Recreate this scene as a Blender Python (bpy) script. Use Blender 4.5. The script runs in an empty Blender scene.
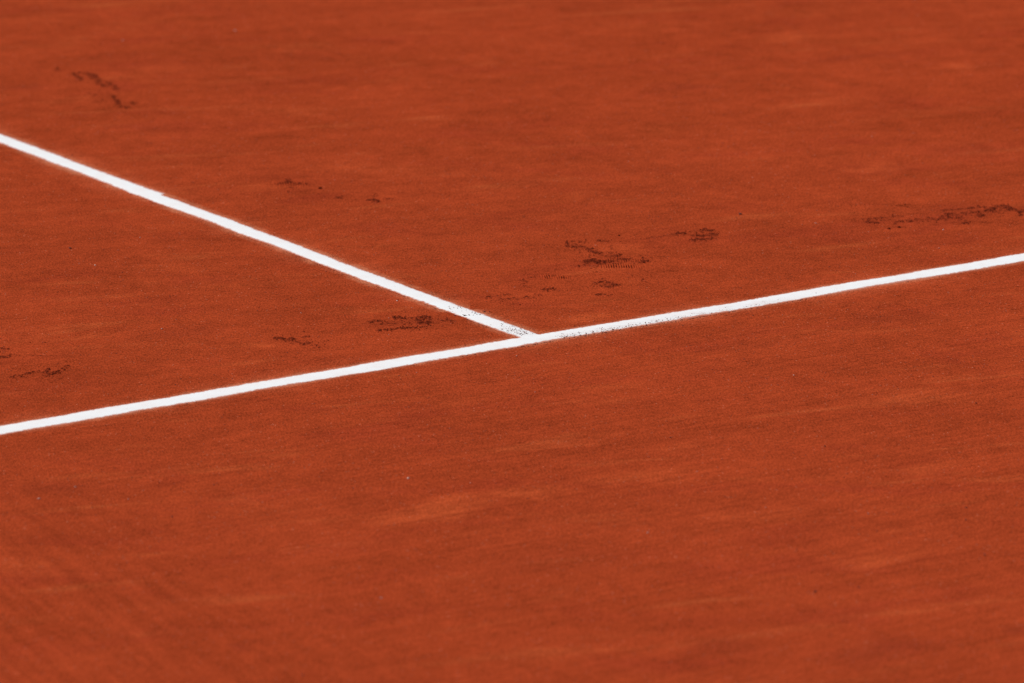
"""Clay tennis court: the T where the centre service line meets the service line."""
import bpy, math, random
import numpy as np
from mathutils import Vector, Matrix

random.seed(7); rng = np.random.RandomState(11)
S = bpy.context.scene
COL = S.collection

# court frame: X runs along the service line, Y along the centre service line (towards the net)
AL = math.radians(33.8)                     # direction across the brushed court ("r") and at right angles to it ("g")
RX, RY = math.cos(AL), -math.sin(AL)
GX, GY = math.sin(AL), math.cos(AL)

def rg2xy(r, g):
    return r*RX + g*GX, r*RY + g*GY

# marks on the court, in metres (strokes in millimetres about each mark)
SCUFFS = [
 ('shoe_print','dark ribbed tread print with torn damp clay, just above the T of the lines',(0.1402,0.5353),[([(-73.2,111.9),(-28.8,39.5),(39.5,-10.7)],0.5,20.2),([(38.6,-60.5),(63.8,-88.8),(85.4,-116.9)],0.4,10.1),([(12.6,-74.7),(45.7,-138.0)],0.38,8.8),([(-83.5,133.8),(-69.5,137.4),(-55.6,133.8)],0.7,5.0),([(-87.0,126.5),(-82.0,101.0),(-73.3,97.3)],0.9,4.4),([(-75.1,97.3),(-55.9,100.3),(-45.7,82.8)],0.8,3.8),([(-31.1,141.1),(-15.4,139.6)],0.8,5.0),([(-49.2,75.6),(-40.7,65.5),(-33.7,64.0)],1.3,4.4),([(-32.1,56.8),(-28.7,53.9)],1.1,3.8),([(-18.2,61.1),(2.2,32.3)],0.6,8.2),([(-55.2,-3.6),(-43.2,-7.9),(-29.4,-6.4)],1.3,7.6),([(-29.6,-25.0),(-8.7,-7.2),(22.6,10.7)],0.8,5.7),([(-79.6,-39.2),(-64.2,-41.4),(-46.7,-14.3)],0.8,3.1),([(-40.1,-39.2),(-19.4,-32.1),(8.4,-17.9)],0.6,5.7),([(40.1,25.1),(53.8,17.9)],0.7,6.3),([(43.0,-3.6),(51.7,-3.6)],1.4,6.3),([(-8.2,32.3),(5.8,39.5)],0.8,5.0),([(-57.2,-25.0),(-29.9,-46.3)],0.6,5.0),([(-21.1,104.6),(-4.0,82.8)],0.4,7.6)],[(-43.5,49.3,-39.2,16.4,4.3),(-36.1,50.1,7.2,17.6,4.3)],[(6.2,183.7,1.1),(-67.5,-32.1,0.5),(65.5,-3.6,0.6)]),
 ('sliding_scuff','thin dark skid line ending in three short parallel bars, right of the ribbed tread print',(0.2294,0.7153),[([(-37.9,-16.9),(-11.3,1.5),(15.2,12.5)],0.6,2.8),([(15.3,19.9),(26.0,25.8),(34.7,22.9)],1.3,5.0),([(63.2,43.6),(70.3,46.6),(80.8,44.3)],1.0,4.4),([(45.5,37.7),(56.0,35.4),(64.8,37.7)],0.7,3.1),([(44.8,8.1),(65.8,6.6),(85.2,13.3)],1.0,5.7),([(40.5,-26.5),(59.8,-22.8),(73.9,-16.9),(82.8,-9.6)],1.0,5.0),([(-85.5,-46.2),(-60.8,-27.9),(-37.9,-16.9)],0.35,2.5)],[],[(83.9,27.3,0.5)]),
 ('sliding_scuff','faint broken skid marks of dark crumbs between the centre line and the ribbed tread print',(-0.0078,0.3364),[([(-82.1,-52.1),(-61.8,-43.2),(-39.9,-30.8)],0.85,3.1),([(-53.3,-66.5),(-31.4,-56.9),(-9.4,-56.9)],0.9,5.0),([(-9.4,-56.9),(4.1,-52.8)],0.7,5.7),([(-33.1,-97.9),(-23.0,-91.1)],0.6,4.4),([(17.8,1.0),(29.7,6.6),(38.2,1.0)],1.2,3.8),([(10.9,-29.4),(17.7,-36.3)],0.8,3.1),([(-19.4,60.9),(-7.5,53.9)],0.9,4.4),([(-5.8,74.9),(8.0,99.5)],0.5,3.8),([(-19.5,26.0),(-9.3,26.0)],0.6,3.1),([(-66.8,-70.6),(-53.3,-77.5)],0.5,3.1),([(41.6,-0.3),(82.4,15.6)],0.35,2.5)],[(7.9,69.4,85.5,16.4,4.1)],[(41.1,-70.6,0.5),(49.5,-77.5,0.5),(-53.3,-91.1,0.5)]),
 ('clay_scrape','small ring of torn dark clay below the ribbed tread print',(0.112,0.3465),[([(-11.6,26.4),(-2.9,40.4),(9.1,46.7)],0.9,5.7),([(9.0,36.9),(19.0,25.7)],1.2,6.3),([(-6.7,9.0),(7.0,16.0),(13.6,2.1)],0.9,5.0),([(17.1,10.4),(24.1,21.6)],1.2,6.9),([(-14.1,-46.3),(-3.9,-43.6)],0.9,3.8),([(2.9,-41.5),(11.3,-46.3)],0.8,3.8),([(-23.6,16.0),(-11.7,18.1)],0.5,3.8)],[],[(29.6,50.9,0.4),(-27.1,9.0,0.5)]),
 ('sliding_scuff','long streak of dark skid marks at the right edge above the service line',(0.7434,0.8821),[([(-158.9,-42.6),(-90.0,-41.1),(-23.8,-27.5),(12.0,-20.0)],0.62,8.8),([(-22.9,-12.5),(55.7,25.4),(145.6,40.6)],0.55,16.4),([(-163.7,-30.5),(-151.4,-33.5),(-136.9,-26.0),(-115.3,-18.5),(-91.9,-12.5)],0.8,3.8),([(-159.7,-57.6),(-145.7,-61.3),(-135.0,-57.6)],1.2,4.4),([(-110.1,-54.6),(-94.0,-50.1),(-78.0,-48.6)],0.9,4.4),([(-128.3,-65.0),(-112.0,-57.6)],0.4,3.1),([(-22.1,30.7),(16.1,44.4),(39.8,53.5),(58.0,60.4)],0.8,5.0),([(-16.5,6.4),(-5.7,7.9)],1.0,5.7),([(13.9,10.2),(46.5,20.8)],0.8,6.3),([(42.7,-10.9),(50.1,-6.4)],1.6,8.2),([(9.2,-66.5),(18.3,-62.1)],1.2,3.8),([(55.7,25.4),(77.4,57.3),(95.8,66.5)],1.1,8.2),([(92.3,67.2),(101.4,43.6),(110.0,40.6)],1.3,7.6),([(109.0,25.4),(124.7,20.8),(139.2,25.4)],1.1,7.6),([(71.7,25.4),(81.3,10.2)],0.6,5.0),([(-78.1,-50.1),(-29.1,-57.6)],0.3,3.1),([(135.1,17.8),(165.2,40.6)],0.9,6.9)],[(-6.1,11.6,-27.5,18.9,3.4)],[(-122.4,-106.8,1.2),(-103.4,-94.9,1.6),(-62.1,-109.8,0.5),(24.3,-50.1,0.5)]),
 ('shoe_print','clump of dark torn clay left of the centre line close to the T',(-0.2082,0.1023),[([(-65.6,-5.3),(-19.2,1.3),(55.6,21.4)],0.5,15.1),([(-71.0,11.3),(-52.8,17.4)],0.8,5.7),([(-28.0,34.8),(-18.1,37.4),(-12.9,30.7)],1.3,5.7),([(-13.0,37.4),(1.9,41.5)],0.8,3.8),([(12.0,39.5),(20.3,45.5),(27.0,41.5)],1.4,6.9),([(10.8,1.3),(20.7,8.0),(27.4,1.3)],1.5,6.9),([(-54.9,-45.2),(-41.7,-42.5),(-26.8,-41.2)],1.0,3.8),([(-25.2,-35.9),(-7.0,-31.3),(7.9,-31.9)],1.2,3.8),([(14.5,-25.3),(30.9,-12.0)],0.9,5.0),([(30.5,28.1),(42.2,21.4)],0.8,3.1),([(50.6,21.4),(60.5,28.1),(70.5,25.4)],0.8,3.8),([(-49.0,-5.3),(-32.3,-12.0),(-5.7,-5.3)],0.4,8.2),([(3.9,21.4),(20.5,24.0)],0.9,5.0),([(-36.0,10.7),(-16.0,14.7)],0.6,3.8),([(34.0,8.0),(44.0,8.0)],0.6,3.1)],[],[(-25.0,163.5,0.6),(41.2,-38.5,0.5),(-54.7,-58.4,0.5)]),
 ('clay_scrape','short black gash with brown smear, alone above the left part of the service line',(-0.3879,0.0021),[([(-43.5,4.9),(-34.3,2.3),(-22.4,-8.2)],1.7,4.4),([(-21.1,2.3),(-14.3,-4.3)],1.3,3.8),([(-17.0,-25.2),(-7.2,-21.3)],1.1,7.6),([(3.1,-36.9),(12.8,-30.4)],1.0,7.6),([(19.8,-46.0),(26.3,-43.4)],0.9,4.4),([(-9.2,44.4),(2.4,46.4)],0.7,2.5),([(0.2,8.9),(13.2,14.1)],0.9,2.5),([(-9.2,-10.8),(14.1,-17.3)],0.45,7.6),([(34.2,-30.4),(43.6,-10.8)],0.4,3.1)],[],[(-42.1,-62.9,0.4)]),
 ('clay_scrape','few short dark nicks at the left edge above the service line',(-0.8709,-0.0957),[([(-19.6,-23.2),(-3.0,-27.0),(8.3,-25.1)],1.3,4.4),([(-2.3,-13.5),(7.4,-11.6)],1.1,3.1),([(-6.7,25.9),(3.0,27.1)],1.1,2.8),([(-14.0,12.9),(-7.6,14.2)],1.1,3.1),([(12.4,-14.2),(22.1,-11.6)],0.7,3.1)],[],[(36.1,72.0,0.7),(60.7,74.0,0.5)]),
 ('sliding_scuff','low slanting skid mark with a dark smudge at the left edge, between both lines',(-0.8079,-0.1841),[([(-44.3,-64.4),(-34.9,-59.4),(-27.2,-54.4)],0.8,3.8),([(-23.3,-40.5),(-15.4,-36.7),(-7.7,-30.4)],1.0,3.1),([(-7.8,-29.2),(8.1,-24.1)],0.7,4.4),([(8.5,-30.4),(16.3,-26.6)],1.3,6.3),([(17.2,-40.5),(26.5,-32.9),(34.5,-31.7)],1.1,5.0),([(24.4,-25.4),(33.9,-22.8)],1.2,3.1),([(5.0,-51.2),(19.5,-50.6)],0.8,5.0),([(37.8,-7.0),(48.0,12.1)],0.7,4.4),([(22.3,58.7),(28.4,65.2)],0.4,3.1),([(-24.9,-64.4),(-21.7,-63.2)],0.8,3.1)],[],[]),
 ('shoe_print','faint comb-like print of fine upright ribs, right of the centre line above its middle',(-0.4388,1.1156),[([(-35.1,-2.4),(-20.7,-1.6),(-9.8,-4.7)],0.7,4.4),([(-10.3,11.0),(-1.1,7.8)],1.4,10.1),([(-0.9,-1.6),(19.0,-1.6),(35.3,-3.9)],0.8,4.4),([(-3.5,-31.3),(2.1,-39.1)],0.7,4.4),([(-14.8,39.3),(-3.7,31.4)],0.5,6.3)],[(-35.2,37.0,-0.0,22.7,4.6)],[(52.5,-39.1,1.8)]),
 ('clay_scrape','dark fleck and specks trailing to the right of the comb-like print',(-0.3056,0.9976),[([(-48.5,10.8),(-39.4,3.1)],0.9,5.0),([(7.4,-10.8),(21.7,-10.8)],1.5,5.7),([(13.9,20.8),(22.8,21.6)],0.6,4.4),([(39.3,1.5),(48.3,0.0)],0.8,5.0),([(-24.9,-6.2),(-6.7,-21.5)],0.35,4.4)],[],[]),
 ('sliding_scuff','blurred trail of dark patches near the top left corner, beyond the centre line',(-0.838,1.9055),[([(-59.7,115.1),(-5.5,79.3),(64.4,-148.6)],0.45,18.9),([(-85.9,163.6),(-76.1,161.8)],1.4,8.8),([(-54.2,119.6),(-44.0,110.6),(-33.0,88.2)],1.2,10.1),([(-29.8,131.2),(-13.8,122.2)],1.2,6.3),([(-13.4,115.1),(-0.0,83.8)],1.5,11.3),([(-3.6,79.3),(8.0,43.8),(15.3,17.2)],1.0,11.3),([(21.5,43.8),(36.4,17.2),(43.6,-9.2)],1.0,8.8),([(-15.8,-40.0),(6.7,-66.2)],0.7,5.7),([(5.6,-114.1),(20.6,-109.7)],0.7,7.6),([(37.4,-70.6),(47.8,-122.7),(54.5,-140.0)],1.1,8.2),([(57.4,-159.9),(70.5,-157.3)],1.4,7.6),([(76.5,-127.1),(82.7,-135.7)],1.1,9.4),([(-73.5,88.2),(-37.2,61.5)],0.4,6.3)],[],[]),
]
GRIT = [(-0.348,0.843,1.3,'w'),(-0.638,-0.593,1.1,'w'),(-0.090,-0.075,1.1,'t'),(1.023,0.240,0.9,'w'),(0.935,0.136,1.0,'t'),(0.215,-0.425,1.0,'t'),(0.630,2.396,1.2,'t'),(-0.481,0.399,0.9,'t'),(0.866,0.403,0.8,'t'),(0.865,0.404,0.8,'w'),(-0.503,-1.042,1.2,'t'),(-0.168,-1.142,1.1,'t'),(-1.019,-1.108,1.0,'t'),(-0.229,0.367,0.8,'t'),(0.864,2.353,1.4,'t'),(-1.085,-0.348,1.2,'t'),(-1.165,-0.376,1.1,'t'),(-1.052,-0.451,1.0,'t'),(-0.051,0.346,0.9,'w'),(-0.323,0.971,1.3,'d'),(-0.335,0.774,0.9,'d'),(0.792,0.530,2.0,'d'),(0.951,0.302,1.0,'d'),(-0.475,-1.427,1.3,'d'),(-0.409,-1.444,1.0,'d'),(-1.048,-0.573,1.0,'d'),(-0.900,-0.452,0.9,'d'),(-1.309,-1.358,1.0,'d'),(-0.293,-0.946,0.8,'d'),(-0.066,-1.250,0.9,'d'),(-0.156,-1.414,0.9,'d'),(-0.212,-1.223,0.8,'d'),(-0.026,-1.198,1.0,'d'),(0.358,-0.722,1.0,'d'),(0.005,-0.796,1.0,'d'),(-0.168,-0.623,1.0,'d'),(0.040,1.585,0.9,'d')]
TAPE_CRUMBS = [(-0.0067,0.2506,0.7),(-0.0076,0.2430,0.6),(0.0026,0.2525,0.6),(0.0049,0.2469,0.7),(0.0119,0.2544,0.5),(0.0124,0.2460,0.7),(0.0096,0.2356,0.5),(-0.0262,0.2027,0.8),(-0.0225,0.1961,0.7),(-0.0132,0.1980,1.0),(-0.0098,0.1941,1.1),(-0.0048,0.1956,0.9),(0.0095,0.2234,0.5),(0.0091,0.2075,0.6),(0.0095,0.1990,0.9),(0.0086,0.1916,0.7),(0.0106,0.1886,0.8),(0.0011,0.1925,0.5),(0.0231,0.2470,0.5),(0.0295,0.2019,1.1),(0.0350,0.1950,1.0),(-0.0608,0.1895,0.7),(-0.0271,0.2317,0.5),(-0.0525,0.1839,0.7),(-0.0134,0.1192,0.4),(0.0008,0.2651,0.5),(-0.0011,0.2224,0.4),(0.0175,0.2262,0.4),(-0.0123,0.2299,0.4),(0.0422,-0.0150,1.0),(0.0448,-0.0199,0.7),(-0.0023,-0.0129,0.8),(0.0064,-0.0147,0.9),(0.0134,-0.0162,0.7),(-0.0338,-0.0067,0.8),(-0.0566,-0.0228,1.0),(0.0623,-0.0206,0.6),(0.0724,-0.0234,0.6),(0.1375,-0.0193,0.9),(0.1250,-0.0229,0.8),(0.1478,-0.0190,0.6),(0.1745,-0.0241,0.6),(0.1180,-0.0214,0.6)]
DRIFTS = [(-0.695,-0.770,0.149,41.31,0.037,1.00),(-0.520,-0.767,0.083,23.70,0.028,0.80),(1.146,0.352,0.129,11.93,0.030,-0.35),(-0.131,0.213,0.083,4.59,0.037,-0.30),(-1.314,-1.200,0.024,18.98,0.029,-0.60),(-0.343,-0.791,0.120,25.43,0.025,0.60),(0.056,-0.997,0.092,19.94,0.029,0.40),(-0.298,-1.338,0.099,24.25,0.023,0.50),(0.319,-0.652,0.148,10.78,0.043,0.35),(1.227,0.683,0.072,12.24,0.048,0.50),(1.741,1.686,0.080,25.05,0.051,0.45),(1.844,1.284,0.062,0.00,0.037,0.40),(1.508,1.188,0.096,5.21,0.025,0.30),(0.645,0.808,0.029,12.15,0.030,0.45),(1.052,1.165,0.046,12.59,0.036,0.35),(0.150,0.064,0.080,32.55,0.024,0.70),(0.568,1.693,0.118,-19.77,0.029,0.40),(-1.361,-0.689,0.074,-33.98,0.041,0.40),(0.469,0.430,0.067,-22.80,0.040,0.30),(-0.412,0.226,0.040,11.27,0.015,0.55),(0.601,2.691,0.120,-0.00,0.043,0.25),(0.457,1.189,0.128,-5.00,0.043,0.30),(0.537,2.137,0.118,13.27,0.048,0.25),(1.565,1.952,0.120,-0.00,0.050,0.25),(-0.303,-0.258,0.120,21.07,0.035,0.25),(-0.307,-1.056,0.100,23.19,0.028,0.30),(-0.958,-1.479,0.107,22.05,0.029,0.25),(-0.250,0.756,0.103,7.11,0.025,0.25),(0.265,2.147,0.077,0.00,0.031,-0.50),(0.255,1.738,0.097,-12.53,0.030,-0.35),(1.314,1.424,0.057,0.00,0.037,-0.45),(1.718,1.456,0.132,24.66,0.028,-0.40),(-0.584,-1.729,0.136,18.41,0.053,-0.50),(-0.352,-1.728,0.026,-0.00,0.025,-0.50),(-0.746,-1.569,0.059,15.10,0.036,-0.40),(0.837,2.068,0.117,0.00,0.031,-0.25),(-1.104,-0.336,0.092,10.53,0.043,-0.40),(0.576,-0.229,0.128,21.45,0.029,-0.30),(-0.692,-1.087,0.146,24.66,0.045,-0.25),(1.424,0.717,0.092,0.00,0.056,-0.35),(0.258,-0.215,0.112,26.86,0.028,-0.30),(-0.442,0.373,0.101,11.39,0.036,-0.30),(-1.074,-1.138,0.121,19.20,0.047,-0.25)]      # x, y, half length, bearing off r, half width, paler (+) or damper (-)

# ---------------------------------------------------------------- numpy value noise
PERM = rng.permutation(4096)
RV = rng.rand(4096)
def vnoise(x, y, seed=0):
    x = np.asarray(x, float); y = np.asarray(y, float)
    xi = np.floor(x).astype(np.int64); yi = np.floor(y).astype(np.int64)
    fx = x-xi; fy = y-yi
    fx = fx*fx*(3-2*fx); fy = fy*fy*(3-2*fy)
    def h(a, b):
        return RV[PERM[(PERM[(a + seed*131) & 4095] + b) & 4095]]
    return (h(xi, yi)*(1-fx)+h(xi+1, yi)*fx)*(1-fy) + (h(xi, yi+1)*(1-fx)+h(xi+1, yi+1)*fx)*fy
def fbm(x, y, seed=0, oct=4):
    s = 0; a = .5; t = 0
    for i in range(oct):
        s = s + a*vnoise(x*2**i+i*17.3, y*2**i-i*9.1, seed+i); t += a; a *= .5
    return s/t

def ground_z(x, y):
    """height of the rolled clay: soft waves of a millimetre or so, fading to flat far away"""
    x = np.asarray(x, float); y = np.asarray(y, float)
    fade = np.clip(1.6-np.hypot(x, y)/12.0, 0, 1)
    z = (fbm(x*2.2+40, y*2.2+40, 3, 2)-.5)*.0035
    r = x*RX+y*RY; g = x*GX+y*GY
    z = z + (fbm(r*3+90, g*16+70, 9, 2)-.5)*.0016
    return z*fade

def link(name, me, mat, parent=None):
    o = bpy.data.objects.new(name, me); COL.objects.link(o)
    if mat: me.materials.append(mat)
    if parent: o.parent = parent
    return o

def mesh_np(name, V, F, smooth=True, attr=None):
    me = bpy.data.meshes.new(name)
    V = np.asarray(V, np.float32); F = np.asarray(F, np.int32)
    n = F.shape[1]
    me.vertices.add(len(V)); me.vertices.foreach_set('co', V.ravel())
    me.loops.add(F.size); me.loops.foreach_set('vertex_index', F.ravel())
    me.polygons.add(len(F))
    me.polygons.foreach_set('loop_start', np.arange(0, F.size, n, dtype=np.int32))
    me.polygons.foreach_set('loop_total', np.full(len(F), n, np.int32))
    me.polygons.foreach_set('use_smooth', np.full(len(F), smooth))
    if attr is not None:
        a = me.attributes.new('damp', 'FLOAT', 'POINT'); a.data.foreach_set('value', np.asarray(attr, np.float32))
    me.update(calc_edges=True); me.validate()
    return me

# ---------------------------------------------------------------- materials
class NT:
    def __init__(s, name):
        s.m = bpy.data.materials.new(name); s.m.use_nodes = True
        s.t = s.m.node_tree; s.n = s.t.nodes; s.l = s.t.links
        s.b = s.n['Principled BSDF']
        s.co = s.n.new('ShaderNodeTexCoord').outputs['Object']
    def put(s, sock, v):
        if isinstance(v, bpy.types.NodeSocket): s.l.new(v, sock)
        else: sock.default_value = v
    def map(s, ang=0, sx=1, sy=1, sz=1, off=(0, 0, 0), src=None):
        n = s.n.new('ShaderNodeMapping'); n.vector_type = 'TEXTURE'
        n.inputs['Rotation'].default_value = (0, 0, ang); n.inputs['Scale'].default_value = (sx, sy, sz)
        n.inputs['Location'].default_value = off
        s.l.new(src or s.co, n.inputs['Vector']); return n.outputs[0]
    def noise(s, vec, scale=1, det=3, rough=.5, dist=0):
        n = s.n.new('ShaderNodeTexNoise'); s.l.new(vec, n.inputs['Vector'])
        n.inputs['Scale'].default_value = scale; n.inputs['Detail'].default_value = det
        n.inputs['Roughness'].default_value = rough; n.inputs['Distortion'].default_value = dist
        return n.outputs['Fac']
    def ramp(s, v, a, b, c=0., d=1., smooth=True):
        n = s.n.new('ShaderNodeMapRange'); n.interpolation_type = 'SMOOTHSTEP' if smooth else 'LINEAR'
        s.put(n.inputs['Value'], v)
        for k, q in zip(('From Min', 'From Max', 'To Min', 'To Max'), (a, b, c, d)): n.inputs[k].default_value = q
        return n.outputs['Result']
    def math(s, op, a, b=0., c=0.):
        n = s.n.new('ShaderNodeMath'); n.operation = op
        s.put(n.inputs[0], a); s.put(n.inputs[1], b); s.put(n.inputs[2], c)
        return n.outputs[0]
    def mix(s, f, a, b, mode='MIX'):
        n = s.n.new('ShaderNodeMix'); n.data_type = 'RGBA'; n.blend_type = mode
        s.put(n.inputs[0], f); s.put(n.inputs[6], a); s.put(n.inputs[7], b)
        return n.outputs[2]
    def xyz(s, vec=None):
        n = s.n.new('ShaderNodeSeparateXYZ'); s.l.new(vec or s.co, n.inputs[0]); return n.outputs
    def attr(s, name):
        n = s.n.new('ShaderNodeAttribute'); n.attribute_name = name; return n.outputs['Fac']
    def bump(s, h, strength, dist, normal=None):
        n = s.n.new('ShaderNodeBump'); s.put(n.inputs['Height'], h)
        n.inputs['Strength'].default_value = strength; n.inputs['Distance'].default_value = dist
        if normal: s.l.new(normal, n.inputs['Normal'])
        return n.outputs[0]
    def val(s, c, k):                        # scale a colour by a factor socket
        n = s.n.new('ShaderNodeVectorMath'); n.operation = 'SCALE'
        s.put(n.inputs[0], c); s.put(n.inputs[3], k); return n.outputs[0]

A_R = -AL                                   # world angle of the direction r
CLAY = (.350, .0485, .0142, 1)
DUSTY = (.420, .0740, .0215, 1)
def clay_colour(t):
    """brushed crushed-brick clay: long broom streaks, damp and dry patches, grains"""
    big = t.noise(t.map(A_R+math.radians(12), .55, .40), 1, 4, .6, .6)
    mid = t.noise(t.map(A_R+math.radians(14), .13, .13, off=(3, 1, 0)), 1, 5, .66, 1.1)
    # broom streaks: nearly along the service line on the near side, turned a little on the net side
    s1 = t.ramp(t.noise(t.map(A_R+math.radians(32), .50, .013), 1, 4, .62, .2), .25, .75, .18, .82, False)
    s2 = t.noise(t.map(A_R+math.radians(16), .17, .050, off=(.7, .2, 0)), 1, 5, .66, .9)
    s3 = t.ramp(t.noise(t.map(A_R+math.radians(-67), .26, .022, off=(.1, .9, 0)), 1, 3, .55, .3), .3, .7, .30, .72)
    X = t.xyz()
    near = t.ramp(t.math('ADD', X[1], t.math('MULTIPLY', X[0], .12)), -.25, .15)      # 0 near side, 1 net side
    gg = t.math('ADD', t.math('MULTIPLY', X[0], GX), t.math('MULTIPLY', X[1], GY))
    rr = t.math('ADD', t.math('MULTIPLY', X[0], RX), t.math('MULTIPLY', X[1], RY))
    wob = t.math('MULTIPLY', t.math('SUBTRACT', big, .5), .9)
    turn = t.ramp(t.math('ADD', t.math('ADD', t.math('MULTIPLY', rr, 1.5), t.math('MULTIPLY', gg, .8)), wob), -2.15, -1.55, 1., 0.)   # where the mat swung round
    def lerp(f, a, b):
        return t.math('ADD', t.math('MULTIPLY', a, t.math('SUBTRACT', 1., f)), t.math('MULTIPLY', b, f))
    st = lerp(turn, lerp(near, s1, s2), s3)
    fine = t.noise(t.map(A_R+math.radians(20), .012, .005), 1, 3, .6)
    grain = t.noise(t.co, 420, 3, .7)
    grain2 = t.noise(t.co, 900, 2, .6)
    gr = t.noise(t.map(A_R+math.radians(8), .0028, .0085), 1, 4, .75)
    mot = t.noise(t.map(A_R+math.radians(10), .030, .045), 1, 4, .65, .5)
    k = t.math('ADD', 1., t.math('MULTIPLY', t.math('SUBTRACT', big, .5), .40))
    k = t.math('ADD', k, t.math('MULTIPLY', t.math('SUBTRACT', mid, .5), .48))
    k = t.math('ADD', k, t.math('MULTIPLY', t.math('SUBTRACT', st, .5), .46))
    k = t.math('ADD', k, t.math('MULTIPLY', t.math('SUBTRACT', fine, .5), .42))
    k = t.math('ADD', k, t.math('MULTIPLY', t.math('SUBTRACT', grain, .5), .75))
    k = t.math('ADD', k, t.math('MULTIPLY', t.math('SUBTRACT', grain2, .5), .5))
    k = t.math('ADD', k, t.math('MULTIPLY', t.math('SUBTRACT', gr, .5), 2.7))
    k = t.math('ADD', k, t.math('MULTIPLY', t.math('SUBTRACT', mot, .5), .52))
    # dry dusty orange drifts and redder damp patches
    d = t.noise(t.map(A_R+math.radians(17), .34, .075, off=(.3, .4, 0)), 1, 5, .6, .6)
    dust = t.math('MULTIPLY', t.ramp(d, .56, .74), .75)
    d2 = t.noise(t.map(A_R+math.radians(15), .30, .16, off=(1.9, .4, 0)), 1, 4, .6, .6)
    red = t.math('MULTIPLY', t.ramp(d2, .50, .72), .8)
    c = t.mix(dust, CLAY, DUSTY)
    c = t.mix(red, c, (.320, .0415, .0140, 1))
    pos = neg = None
    warp = t.n.new('ShaderNodeVectorMath'); warp.operation = 'ADD'
    wn = t.n.new('ShaderNodeTexNoise'); wn.inputs['Scale'].default_value = 9; wn.inputs['Detail'].default_value = 3; t.l.new(t.co, wn.inputs['Vector'])
    ws = t.n.new('ShaderNodeVectorMath'); ws.operation = 'MULTIPLY_ADD'; t.l.new(wn.outputs['Color'], ws.inputs[0])
    ws.inputs[1].default_value = (.14, .14, 0); ws.inputs[2].default_value = (-.07, -.07, 0)
    t.l.new(t.co, warp.inputs[0]); t.l.new(ws.outputs[0], warp.inputs[1])
    for x, y, hl, bear, hw, s in DRIFTS:
        ln = t.n.new('ShaderNodeVectorMath'); ln.operation = 'LENGTH'
        t.l.new(t.map(A_R+math.radians(bear), hl*1.25, hw*1.7, 1e6, (x, y, 0), warp.outputs[0]), ln.inputs[0])
        f = t.ramp(ln.outputs['Value'], 0., 1., abs(s), 0.)
        if s > 0: pos = f if pos is None else t.math('MAXIMUM', pos, f)
        else: neg = f if neg is None else t.math('MAXIMUM', neg, f)
    brk = t.ramp(st, .3, .62, .5, 1.1)
    c = t.mix(t.math('MULTIPLY', t.math('MULTIPLY', pos, brk), .8), c, (.52, .085, .024, 1))
    c = t.mix(t.math('MULTIPLY', neg, brk), c, (.235, .033, .0130, 1))
    return c, k, grain, fine, st

def mat_clay_ground():
    t = NT('brushed_red_clay')
    c, k, grain, fine, st = clay_colour(t)
    X = t.xyz()
    edge = t.noise(t.co, 60, 4, .6)
    ax = t.math('ABSOLUTE', X[0]); ay = t.math('ABSOLUTE', X[1])
    # chalky dust rubbed off the lines, and the slightly paler strip of swept clay beside them
    dl = t.math('MINIMUM', ay, t.math('MAXIMUM', ax, t.math('MULTIPLY', X[1], -1.)))
    dn = t.math('ADD', dl, t.math('MULTIPLY', t.math('SUBTRACT', edge, .5), .018))
    chalk = t.math('MULTIPLY', t.ramp(dn, .022, .040, 1., 0.), t.ramp(t.noise(t.co, 14, 3, .6), .35, .6, .15, .75))
    pale = t.math('MULTIPLY', t.ramp(dn, .02, .085, 1., 0.), t.ramp(t.noise(t.co, 5, 3, .6), .38, .66, 0., .8))
    c = t.mix(pale, c, (.44, .078, .028, 1))
    c = t.mix(chalk, c, (.52, .165, .080, 1))
    # scattered pale and dark grains
    v = t.n.new('ShaderNodeTexVoronoi'); v.inputs['Scale'].default_value = 230; t.l.new(t.co, v.inputs['Vector'])
    sep = t.n.new('ShaderNodeSeparateColor'); t.l.new(v.outputs['Color'], sep.inputs[0])
    dot = t.ramp(v.outputs['Distance'], .20, .34, 1., 0.)
    c = t.mix(t.math('MULTIPLY', dot, t.ramp(sep.outputs[0], .965, .97)), c, (.50, .16, .09, 1))
    c = t.mix(t.math('MULTIPLY', dot, t.ramp(sep.outputs[1], .93, .94, 0., .8)), c, (.12, .016, .008, 1))
    t.l.new(t.val(c, k), t.b.inputs['Base Color'])
    t.b.inputs['Roughness'].default_value = 1.0
    t.b.inputs['Specular IOR Level'].default_value = 0.0
    t.b.inputs['Diffuse Roughness'].default_value = .4
    h = t.math('ADD', t.math('MULTIPLY', grain, .9), t.math('ADD', t.math('MULTIPLY', fine, 1.2), t.math('MULTIPLY', st, 2.0)))
    t.l.new(t.bump(h, .8, .0004), t.b.inputs['Normal'])
    return t.m

def mat_torn_clay():
    t = NT('torn_damp_shaded_clay')
    c, k, grain, fine, st = clay_colour(t)
    a = t.attr('damp')  # damp clay and the shadows inside the marks, painted as one dark tone
    f = t.math('MULTIPLY', a, t.ramp(t.noise(t.co, 260, 3, .7), .25, .75, .15, 1.7, False))
    c = t.mix(t.ramp(f, .12, 1.0), c, (.118, .0170, .0072, 1))
    t.l.new(t.val(c, k), t.b.inputs['Base Color'])
    t.b.inputs['Roughness'].default_value = 1
    t.b.inputs['Specular IOR Level'].default_value = 0
    t.b.inputs['Diffuse Roughness'].default_value = .4
    t.l.new(t.bump(grain, .8, .0004), t.b.inputs['Normal'])
    return t.m

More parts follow.
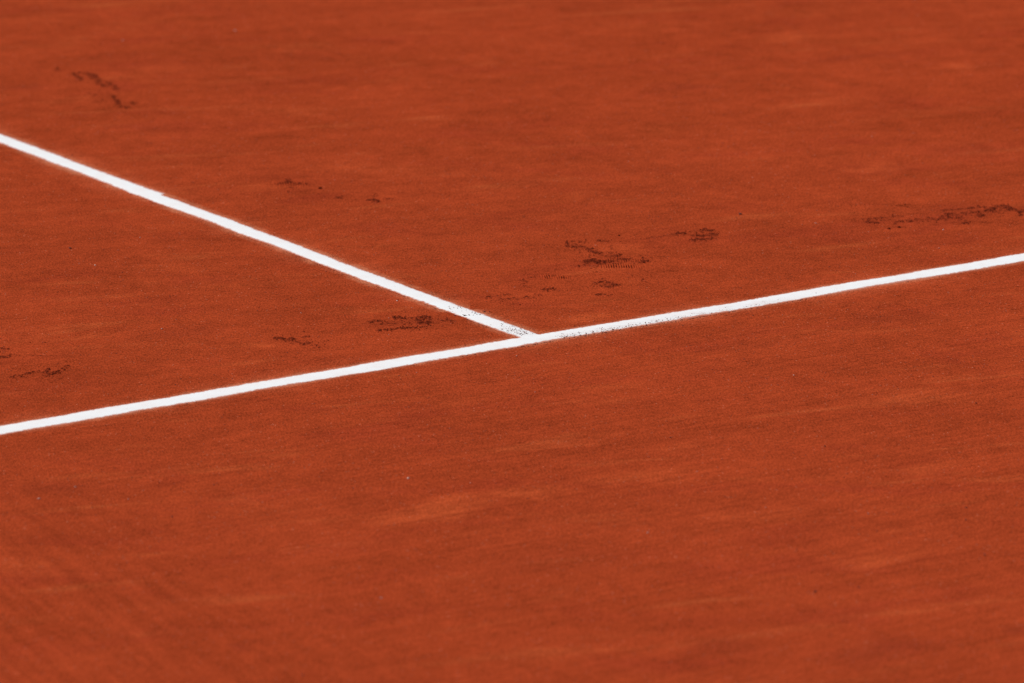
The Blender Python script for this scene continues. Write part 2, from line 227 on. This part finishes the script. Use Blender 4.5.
def mat_grit():
    t = NT('brick_grit')
    a = t.attr('damp')
    c = t.mix(t.ramp(a, 0., .5, smooth=False), (.085, .018, .009, 1), (.36, .07, .03, 1))
    c = t.mix(t.ramp(a, .5, 1., smooth=False), c, (.66, .46, .36, 1))
    t.l.new(c, t.b.inputs['Base Color']); t.b.inputs['Roughness'].default_value = .9
    return t.m

def mat_tape(cross):
    """white court-line tape; 'cross' = the axis the tape's width runs along (0: X, 1: Y)"""
    t = NT('white_line_tape')
    X = t.xyz()
    w = t.math('ABSOLUTE', t.attr('damp')); along = X[1-cross]
    rag = t.noise(t.co, 170, 4, .65); rag2 = t.noise(t.map(0, .22 if cross else .05, .05 if cross else .22), 1, 3, .5)
    grain = t.noise(t.co, 560, 3, .7)
    # clay creeping over the two edges
    reach = t.math('ADD', w, t.math('ADD', t.math('MULTIPLY', t.math('SUBTRACT', rag, .5), .014), t.math('MULTIPLY', t.math('SUBTRACT', rag2, .5), .012)))
    hw = .0250 if cross else .0218
    edge = t.ramp(reach, hw-.0070, hw-.0025)
    if cross:                               # no seam of dirt where the other line joins this one
        edge = t.math('MULTIPLY', edge, t.math('SUBTRACT', 1., t.math('MULTIPLY', t.ramp(t.math('ABSOLUTE', along), .016, .021, 1., 0.), t.ramp(X[1], 0., .004))))
    # patches where shoes and brushes left dust: near the T, and specks here and there
    near_t = t.ramp(t.math('ABSOLUTE', t.math('SUBTRACT', along, .068 if not cross else .30)), .02 if not cross else .10, .06 if not cross else .34, 1., 0.)
    lean = t.ramp(t.math('MULTIPLY', X[cross], -1.), -.016, .020, .05, 1.)         # more on the side away from the net / left
    patchy = t.ramp(t.noise(t.co, 48, 3, .6), .42, .62)
    speck_n = t.ramp(grain, .55, .63)
    sp = t.math('MULTIPLY', t.math('MULTIPLY', near_t, lean), t.math('MULTIPLY', patchy, speck_n))
    every = t.math('MULTIPLY', t.ramp(t.noise(t.co, 300, 3, .7), .63, .72), t.ramp(t.noise(t.co, 22, 2, .5), .45, .66, .12, .70))
    film = t.math('MULTIPLY', t.ramp(t.noise(t.co, 30, 4, .6), .36, .78), .14)
    c = t.mix(film, (.82, .81, .785, 1), (.74, .40, .27, 1))
    c = t.mix(every, c, (.46, .16, .10, 1))
    smear = t.math('MULTIPLY', t.math('MULTIPLY', near_t, lean), t.ramp(t.noise(t.map(A_R, .05, .012), 1, 4, .65), .42, .72, 0., .42))
    c = t.mix(smear, c, (.50, .22, .15, 1))
    c = t.mix(t.math('MULTIPLY', sp, .85), c, (.20, .07, .05, 1))
    c = t.mix(t.math('MULTIPLY', edge, .92), c, (.50, .14, .065, 1))
    t.l.new(c, t.b.inputs['Base Color'])
    t.b.inputs['Roughness'].default_value = .75; t.b.inputs['Specular IOR Level'].default_value = .25
    t.l.new(t.bump(grain, .25, .0006), t.b.inputs['Normal'])
    return t.m

M_GROUND = mat_clay_ground(); M_TORN = mat_torn_clay(); M_GRIT = mat_grit()

# ---------------------------------------------------------------- the clay, one sheet out to the horizon
def axis(lo, hi, step, far):
    core = list(np.arange(lo, hi+step/2, step))
    def out(a):
        v = []; s = step; x = a
        while x < far:
            s *= 1.22; x += s; v.append(x)
        return v
    return np.array([-q for q in reversed(out(-lo))] + core + out(hi))
def build_ground():
    a = axis(-1.5, 1.5, .008, 400.); b = axis(-2.3, 3.3, .009, 400.)
    R, G = np.meshgrid(a, b)
    x, y = rg2xy(R, G)
    V = np.stack([x, y, ground_z(x, y)], -1).reshape(-1, 3)
    na, nb = len(a), len(b)
    i, j = np.meshgrid(np.arange(na-1), np.arange(nb-1))
    q = (j*na+i).ravel()
    F = np.stack([q, q+1, q+na+1, q+na], -1)
    o = link('ground', mesh_np('ground', V, F), M_GROUND)
    o['kind'] = 'structure'
build_ground()

# ---------------------------------------------------------------- the line tapes
def tape(name, cross, lo, hi, hw, mat, notch=False, end_in=0.0):
    """a strip of plastic line tape, rounded at its long edges, lying a millimetre proud of the clay"""
    core_lo, core_hi = max(lo, -1.6), min(hi, 3.2)
    s = list(np.arange(core_lo, core_hi, .004))
    if lo < core_lo: s = list(np.arange(lo, core_lo, .05)) + s
    if hi > core_hi: s = s + list(np.arange(core_hi, hi, .05))
    s.append(hi); s = np.array(s)
    prof = [(-1.0, -.004), (-1.0, .0), (-.97, .0002), (-.90, .0004), (-.45, .0007), (0, .0008), (.45, .0007), (.90, .0004), (.97, .0002), (1.0, .0), (1.0, -.004)]
    wobL = (fbm(s*9, s*0+3.3, 21, 3)-.5)*.0036+(vnoise(s*85, s*0, 5)-.5)*.0022
    wobR = (fbm(s*9, s*0+8.3, 22, 3)-.5)*.0036+(vnoise(s*85, s*0, 6)-.5)*.0022
    mid = (fbm(s*1.3, s*0+1.3, 23, 2)-.5)*.004
    V = []; UU = []
    for n, t in enumerate(s):
        el, er = -hw+wobL[n]+mid[n], hw+wobR[n]+mid[n]
        if notch:                               # a joint in the tape: the far piece is wider on its right edge
            if t > 1.232: er += .0085*math.exp(-(t-1.232)/.12)
            elif t > 1.10: er -= .0045*math.exp(-(1.232-t)/.04)
        c0 = (el+er)/2; h0 = (er-el)/2
        for u, z in prof:
            v = c0+u*h0
            p = (t, v) if cross else (v, t)
            V.append([p[0], p[1], z-(0 if cross else .00025)]); UU.append(u*hw)
    V = np.array(V)
    V[:, 2] += ground_z(V[:, 0], V[:, 1])
    m = len(prof); n = len(s)
    i, j = np.meshgrid(np.arange(m-1), np.arange(n-1)); q = (j*m+i).ravel()
    F = np.stack([q, q+1, q+m+1, q+m], -1)
    if cross: F = F[:, ::-1]
    F = F[:, ::-1]
    return link(name, mesh_np(name, V, F, attr=UU), mat)

M_TAPE_X, M_TAPE_Y = mat_tape(1), mat_tape(0)
sl = tape('service_line', 1, -4.115, 4.115, .0250, M_TAPE_X)
sl['label'] = 'long white court line crossing the whole photo from lower left to right'; sl['category'] = 'court line'
cl = tape('centre_service_line', 0, .0180, 6.40, .0218, M_TAPE_Y, notch=True)
cl['label'] = 'white court line coming from the upper left and ending at the other line'; cl['category'] = 'court line'

# ---------------------------------------------------------------- shoe prints and skid marks: torn, pushed-up clay
ICO = None
def ico():
    global ICO
    if ICO is None:
        import bmesh
        bm = bmesh.new(); bmesh.ops.create_icosphere(bm, subdivisions=1, radius=1)
        ICO = (np.array([v.co[:] for v in bm.verts]), np.array([[v.index for v in f.verts] for f in bm.faces])); bm.free()
    return ICO
def lump(x, y, z, r, flat=.7, rs=rng):
    v, f = ico()
    k = 1+(rs.rand(len(v), 1)-.5)*.6
    a = rs.rand()*6.28; c, s = math.cos(a), math.sin(a)
    p = v*k*np.array([r*(1+rs.rand()*.8), r*(.7+rs.rand()*.4), r*flat])
    p = np.stack([p[:, 0]*c-p[:, 1]*s, p[:, 0]*s+p[:, 1]*c, p[:, 2]], -1)
    return p+np.array([x, y, z]), f

def segd(px, py, a, b, sx, sy):
    ax, ay, bx, by = a[0]/sx, a[1]/sy, b[0]/sx, b[1]/sy
    qx, qy = px/sx, py/sy
    dx, dy = bx-ax, by-ay; L = dx*dx+dy*dy+1e-9
    t = np.clip(((qx-ax)*dx+(qy-ay)*dy)/L, 0, 1)
    return np.hypot(qx-ax-t*dx, qy-ay-t*dy)

def scuff(idx, name, label, org, strokes, ribs, crumbs):
    pts = [p for s in strokes for p in s[0]]
    x0 = min(p[0] for p in pts)-22; x1 = max(p[0] for p in pts)+22
    y0 = min(p[1] for p in pts)-34; y1 = max(p[1] for p in pts)+34
    for a, b, yc, h, per in ribs:
        x0 = min(x0, a-8); x1 = max(x1, b+8); y0 = min(y0, yc-h-14); y1 = max(y1, yc+h+14)
    a = np.arange(x0, x1, .75); b = np.arange(y0, y1, 1.5)
    R, G = np.meshgrid(a, b)
    sd = idx*7+40
    soft = {0: 1.12, 1: 1.0, 4: 1.1, 7: .8, 8: .88, 9: .9, 11: .84}.get(idx, .98)      # old marks are half swept over
    strokes = [(P, st*soft, w) for P, st, w in strokes]
    wr = R+(fbm(R/9, G/14, sd, 3)-.5)*7; wg = G+(fbm(R/12+50, G/12, sd+1, 3)-.5)*12
    n1 = fbm(R/3.2, G/6.5, sd+2, 3); n2 = fbm(R/9+9, G/15, sd+3, 2)
    n3 = fbm(R/13+3, G/20+5, sd+6, 2)
    n0 = fbm(R/2.3+31, G/4.2+7, sd+5, 3)
    H = np.full(R.shape, -1.0); E = np.zeros(R.shape); D = np.zeros(R.shape)
    win_r = np.clip((R-a[0])/12, 0, 1)*np.clip((a[-1]-R)/12, 0, 1)*np.clip((G-b[0])/18, 0, 1)*np.clip((b[-1]-G)/18, 0, 1)
    rb = np.random.RandomState(500+idx)
    for P, st, w in strokes:
        for k in range(len(P)-1 if len(P) > 1 else 1):
            p, p2 = P[k], P[min(k+1, len(P)-1)]
            q = segd(wr, wg, p, p2, 1.6+w*.30, w*.62)
            e = np.exp(-q*q*.9)*st*(.35+.95*n3)*win_r
            for c in range(int(2+math.hypot(p2[0]-p[0], (p2[1]-p[1])*.5)/3.2)):      # separate torn clods along the stroke
                u = rb.rand(); cr_, cg = p[0]+(p2[0]-p[0])*u+rb.randn()*(1.5+w*.25), p[1]+(p2[1]-p[1])*u+rb.randn()*(2.5+w*.95)
                s1 = 1.0+rb.rand()**2*4.6; s2 = (.45+rb.rand()*.6)*w+1.2; kk = st*(.45+.75*rb.rand())
                m_r = np.abs(wr-cr_) < s1*3
                bl = np.where(m_r, np.exp(-((wr-cr_)/s1)**2-((wg-cg)/s2)**2), 0)*kk*win_r
                e = np.maximum(e, bl)
            h = (e*(.05+1.9*n0)-.40)*3.0*(.45+1.1*n2)
            H = np.maximum(H, np.minimum(h, 2.4)); E = np.maximum(E, e)
            D = np.maximum(D, np.clip(e*1.2*(1.9*n0-.05), 0, 1.1))  # dark tone of the torn clods: damp clay plus painted shadow
            halo = np.exp(-(segd(R, G, p, p2, 6+w*.5, w*1.5+4))**2)*win_r
            E = np.maximum(E, halo*.6*st)
            D = np.maximum(D, halo*st*.62*(2.6*n1-.75))
            H = np.maximum(H, (halo*st*(2.6*n0-1.25))*1.1)
    for xa, xb, yc, hh, per in ribs:
        win = np.clip(1-((wr-(xa+xb)/2)/((xb-xa)/2))**4, 0, 1)*np.clip(1-((wg-yc)/hh)**4, 0, 1)
        wave = .5+.5*np.sin(2*math.pi*(R+wg*.10+2.2*(n2-.5))/per)
        win = win*np.clip(n3*2.6-.45, 0, 1)                       # the tread bit only here and there
        h = (win*wave*(.8+1.2*n2)-.10)*2.6
        H = np.maximum(H, h); E = np.maximum(E, win*.6)
        D = np.maximum(D, win*(1-wave)**2*1.25*(.35+n2))  # shade in the gaps between ribs, painted into the colour
    rim = np.clip((E-.09)/.06, -1, 1)                     # the mark thins out into the untouched clay
    H = np.where(rim > -.9, np.maximum(H, .12*rim-.02), H)+.06*(idx % 4)
    keep = (H > -.02)
    x, y = rg2xy(org[0]+R/1000, org[1]+G/1000)
    Z = ground_z(x, y)+H/1000
    nb, na = R.shape
    i, j = np.meshgrid(np.arange(na-1), np.arange(nb-1)); q = (j*na+i).ravel()
    F = np.stack([q, q+1, q+na+1, q+na], -1)
    F = F[keep.ravel()[F].all(1)]
    used = np.unique(F); remap = np.full(R.size, -1); remap[used] = np.arange(len(used))
    V = np.stack([x, y, Z], -1).reshape(-1, 3)[used]; F = remap[F]; A = D.ravel()[used]
    o = link(name, mesh_np(name, V, F, attr=A), M_TORN)
    o['label'] = label; o['category'] = {'shoe_print': 'shoe print', 'sliding_scuff': 'skid mark', 'clay_scrape': 'scrape mark'}[name]
    o['group'] = 'marks torn into the clay by shoes'
    # loose crumbs thrown up by the shoe
    rs = np.random.RandomState(100+idx)
    cr = list(crumbs)
    for P, st, w in strokes:
        for k in range(int(3+st*6+len(P)*2)):
            s = rs.randint(len(P)); p = P[s]; p2 = P[min(s+1, len(P)-1)]; u = rs.rand()
            cr.append((p[0]+(p2[0]-p[0])*u+rs.randn()*5, p[1]+(p2[1]-p[1])*u+rs.randn()*9, .16+rs.rand()**3*.55))
    VV = []; FF = []; AA = []; n = 0
    for cx, cy, s in cr:
        X, Y = rg2xy(org[0]+cx/1000, org[1]+cy/1000)
        r = s*.0022
        v, f = lump(X, Y, float(ground_z(X, Y))+r*.35, r, rs=rs)
        VV.append(v); FF.append(f+n); n += len(v); AA += [(.8 if s > .5 else .2+rs.rand()*.6)]*len(v)
    c = link('clay_crumbs', mesh_np('clay_crumbs', np.vstack(VV), np.vstack(FF), attr=AA), M_TORN, o)
    c['kind'] = 'stuff'

for i, (name, label, org, strokes, ribs, crumbs) in enumerate(SCUFFS):
    scuff(i, name, label, org, strokes, ribs, crumbs)

# ---------------------------------------------------------------- loose grit and crumbs
def scatter(name, items, mat, kind='stuff', label=None, cat=None):
    VV = []; FF = []; AA = []; n = 0
    for X, Y, r, a, lift in items:
        v, f = lump(X, Y, float(ground_z(X, Y))+r*.45+lift, r)
        VV.append(v); FF.append(f+n); n += len(v); AA += [a]*len(v)
    o = link(name, mesh_np(name, np.vstack(VV), np.vstack(FF), attr=AA), mat)
    if kind: o['kind'] = kind
    if label: o['label'] = label; o['category'] = cat
    return o

items = []
for X, Y, r, k in GRIT:
    items.append((X, Y, r*.0015, {'w': 1.0, 't': .68, 'd': .02}[k], 0))
for k in range(17000):
    r0 = rng.uniform(-1.4, 1.4); g0 = rng.uniform(-2.2, 3.2) if k % 2 else rng.normal(.1, .6)
    X, Y = rg2xy(r0, g0)
    if abs(Y) < .027 or (abs(X) < .024 and Y > 0): continue
    u = rng.rand()
    a = .05+.3*rng.rand() if u < .55 else (.45+.12*rng.rand() if u < .965 else .75)
    items.append((X, Y, (.00025+.0007*rng.rand()**3), a, 0))
# a rim of crumbs pushed against the near edge of the service line and the left edge of the centre line
for k in range(260):
    X = rng.normal(.16, .22); Y = -.0255-abs(rng.randn())*.003
    items.append((X, Y, .0004+.0008*rng.rand()**2, .02+.3*rng.rand(), 0))
for k in range(120):
    Y = .1+abs(rng.normal(0, .5)); X = -.0225-abs(rng.randn())*.003
    items.append((X, Y, .0004+.0007*rng.rand()**2, .05+.3*rng.rand(), 0))
scatter('loose_grit', items, M_GRIT, label='tiny pale and dark grains of brick grit scattered over the red clay', cat='grit')

items = []
for X, Y, r in TAPE_CRUMBS:
    for k in range(2):
        items.append((X+rng.randn()*.0012, Y+rng.randn()*.002, r*(.0013 if k == 0 else .0007), .0+.1*rng.rand(), .0006))
for k in range(190):                         # fine dark crumbs near the T
    items.append((rng.normal(.0, .012), .03+abs(rng.normal(.03, .03)), .0003+.0005*rng.rand()**2, .2*rng.rand(), .0007))
for k in range(320):
    X = .02+abs(rng.normal(0, .2)); items.append((X, rng.normal(-.013, .006), .0003+.0007*rng.rand()**2, .3*rng.rand(), .0006))
items = [q for q in items if (q[0] > .03 or q[1] > 0) ]
scatter('clay_specks', items, M_GRIT, label='dark clay specks kicked onto the white lines beside their junction', cat='clay specks')

# ---------------------------------------------------------------- light
EL, AZV = 54.0, 178.0                        # sun height; its bearing, counter-clockwise from the direction r
az = math.radians(AZV)-AL                    # world angle (from +X, counter-clockwise) of the direction TOWARDS the sun
el = math.radians(EL)
to_sun = Vector((math.cos(el)*math.cos(az), math.cos(el)*math.sin(az), math.sin(el)))
w = bpy.data.worlds.new('World'); S.world = w; w.use_nodes = True
sky = w.node_tree.nodes.new('ShaderNodeTexSky'); sky.sky_type = 'NISHITA'; sky.sun_disc = False
sky.sun_elevation = el; sky.sun_rotation = math.pi/2-az
w.node_tree.links.new(sky.outputs[0], w.node_tree.nodes['Background'].inputs[0])
w.node_tree.nodes['Background'].inputs[1].default_value = .08
L = bpy.data.lights.new('sun', 'SUN'); L.energy = 3.6; L.angle = math.radians(.53); L.color = (1, .965, .91)
lo = bpy.data.objects.new('sun', L); COL.objects.link(lo)
lo.rotation_euler = to_sun.to_track_quat('Z', 'Y').to_euler()

# ---------------------------------------------------------------- camera: a long lens from the low stand
cam = bpy.data.cameras.new('camera'); co = bpy.data.objects.new('camera', cam); COL.objects.link(co)
R = Vector((0.83099376, -0.55628174, 0)); U = Vector((0.14022474, 0.20947279, 0.96770769)); Fw = Vector((0.53831812, 0.80415905, -0.25207504))
co.matrix_world = Matrix(((R.x, U.x, -Fw.x, -6.25351206), (R.y, U.y, -Fw.y, -9.26823109), (R.z, U.z, -Fw.z, 2.90927556), (0, 0, 0, 1)))
cam.sensor_width = 36; cam.lens = 36*7000/1024
cam.clip_start = .1; cam.clip_end = 2000
cam.dof.use_dof = True; cam.dof.focus_distance = 11.62; cam.dof.aperture_fstop = 5.8
S.camera = co
S.view_settings.view_transform = 'Standard'; S.view_settings.look = 'None'; S.view_settings.exposure = 0.0; S.view_settings.gamma = 1
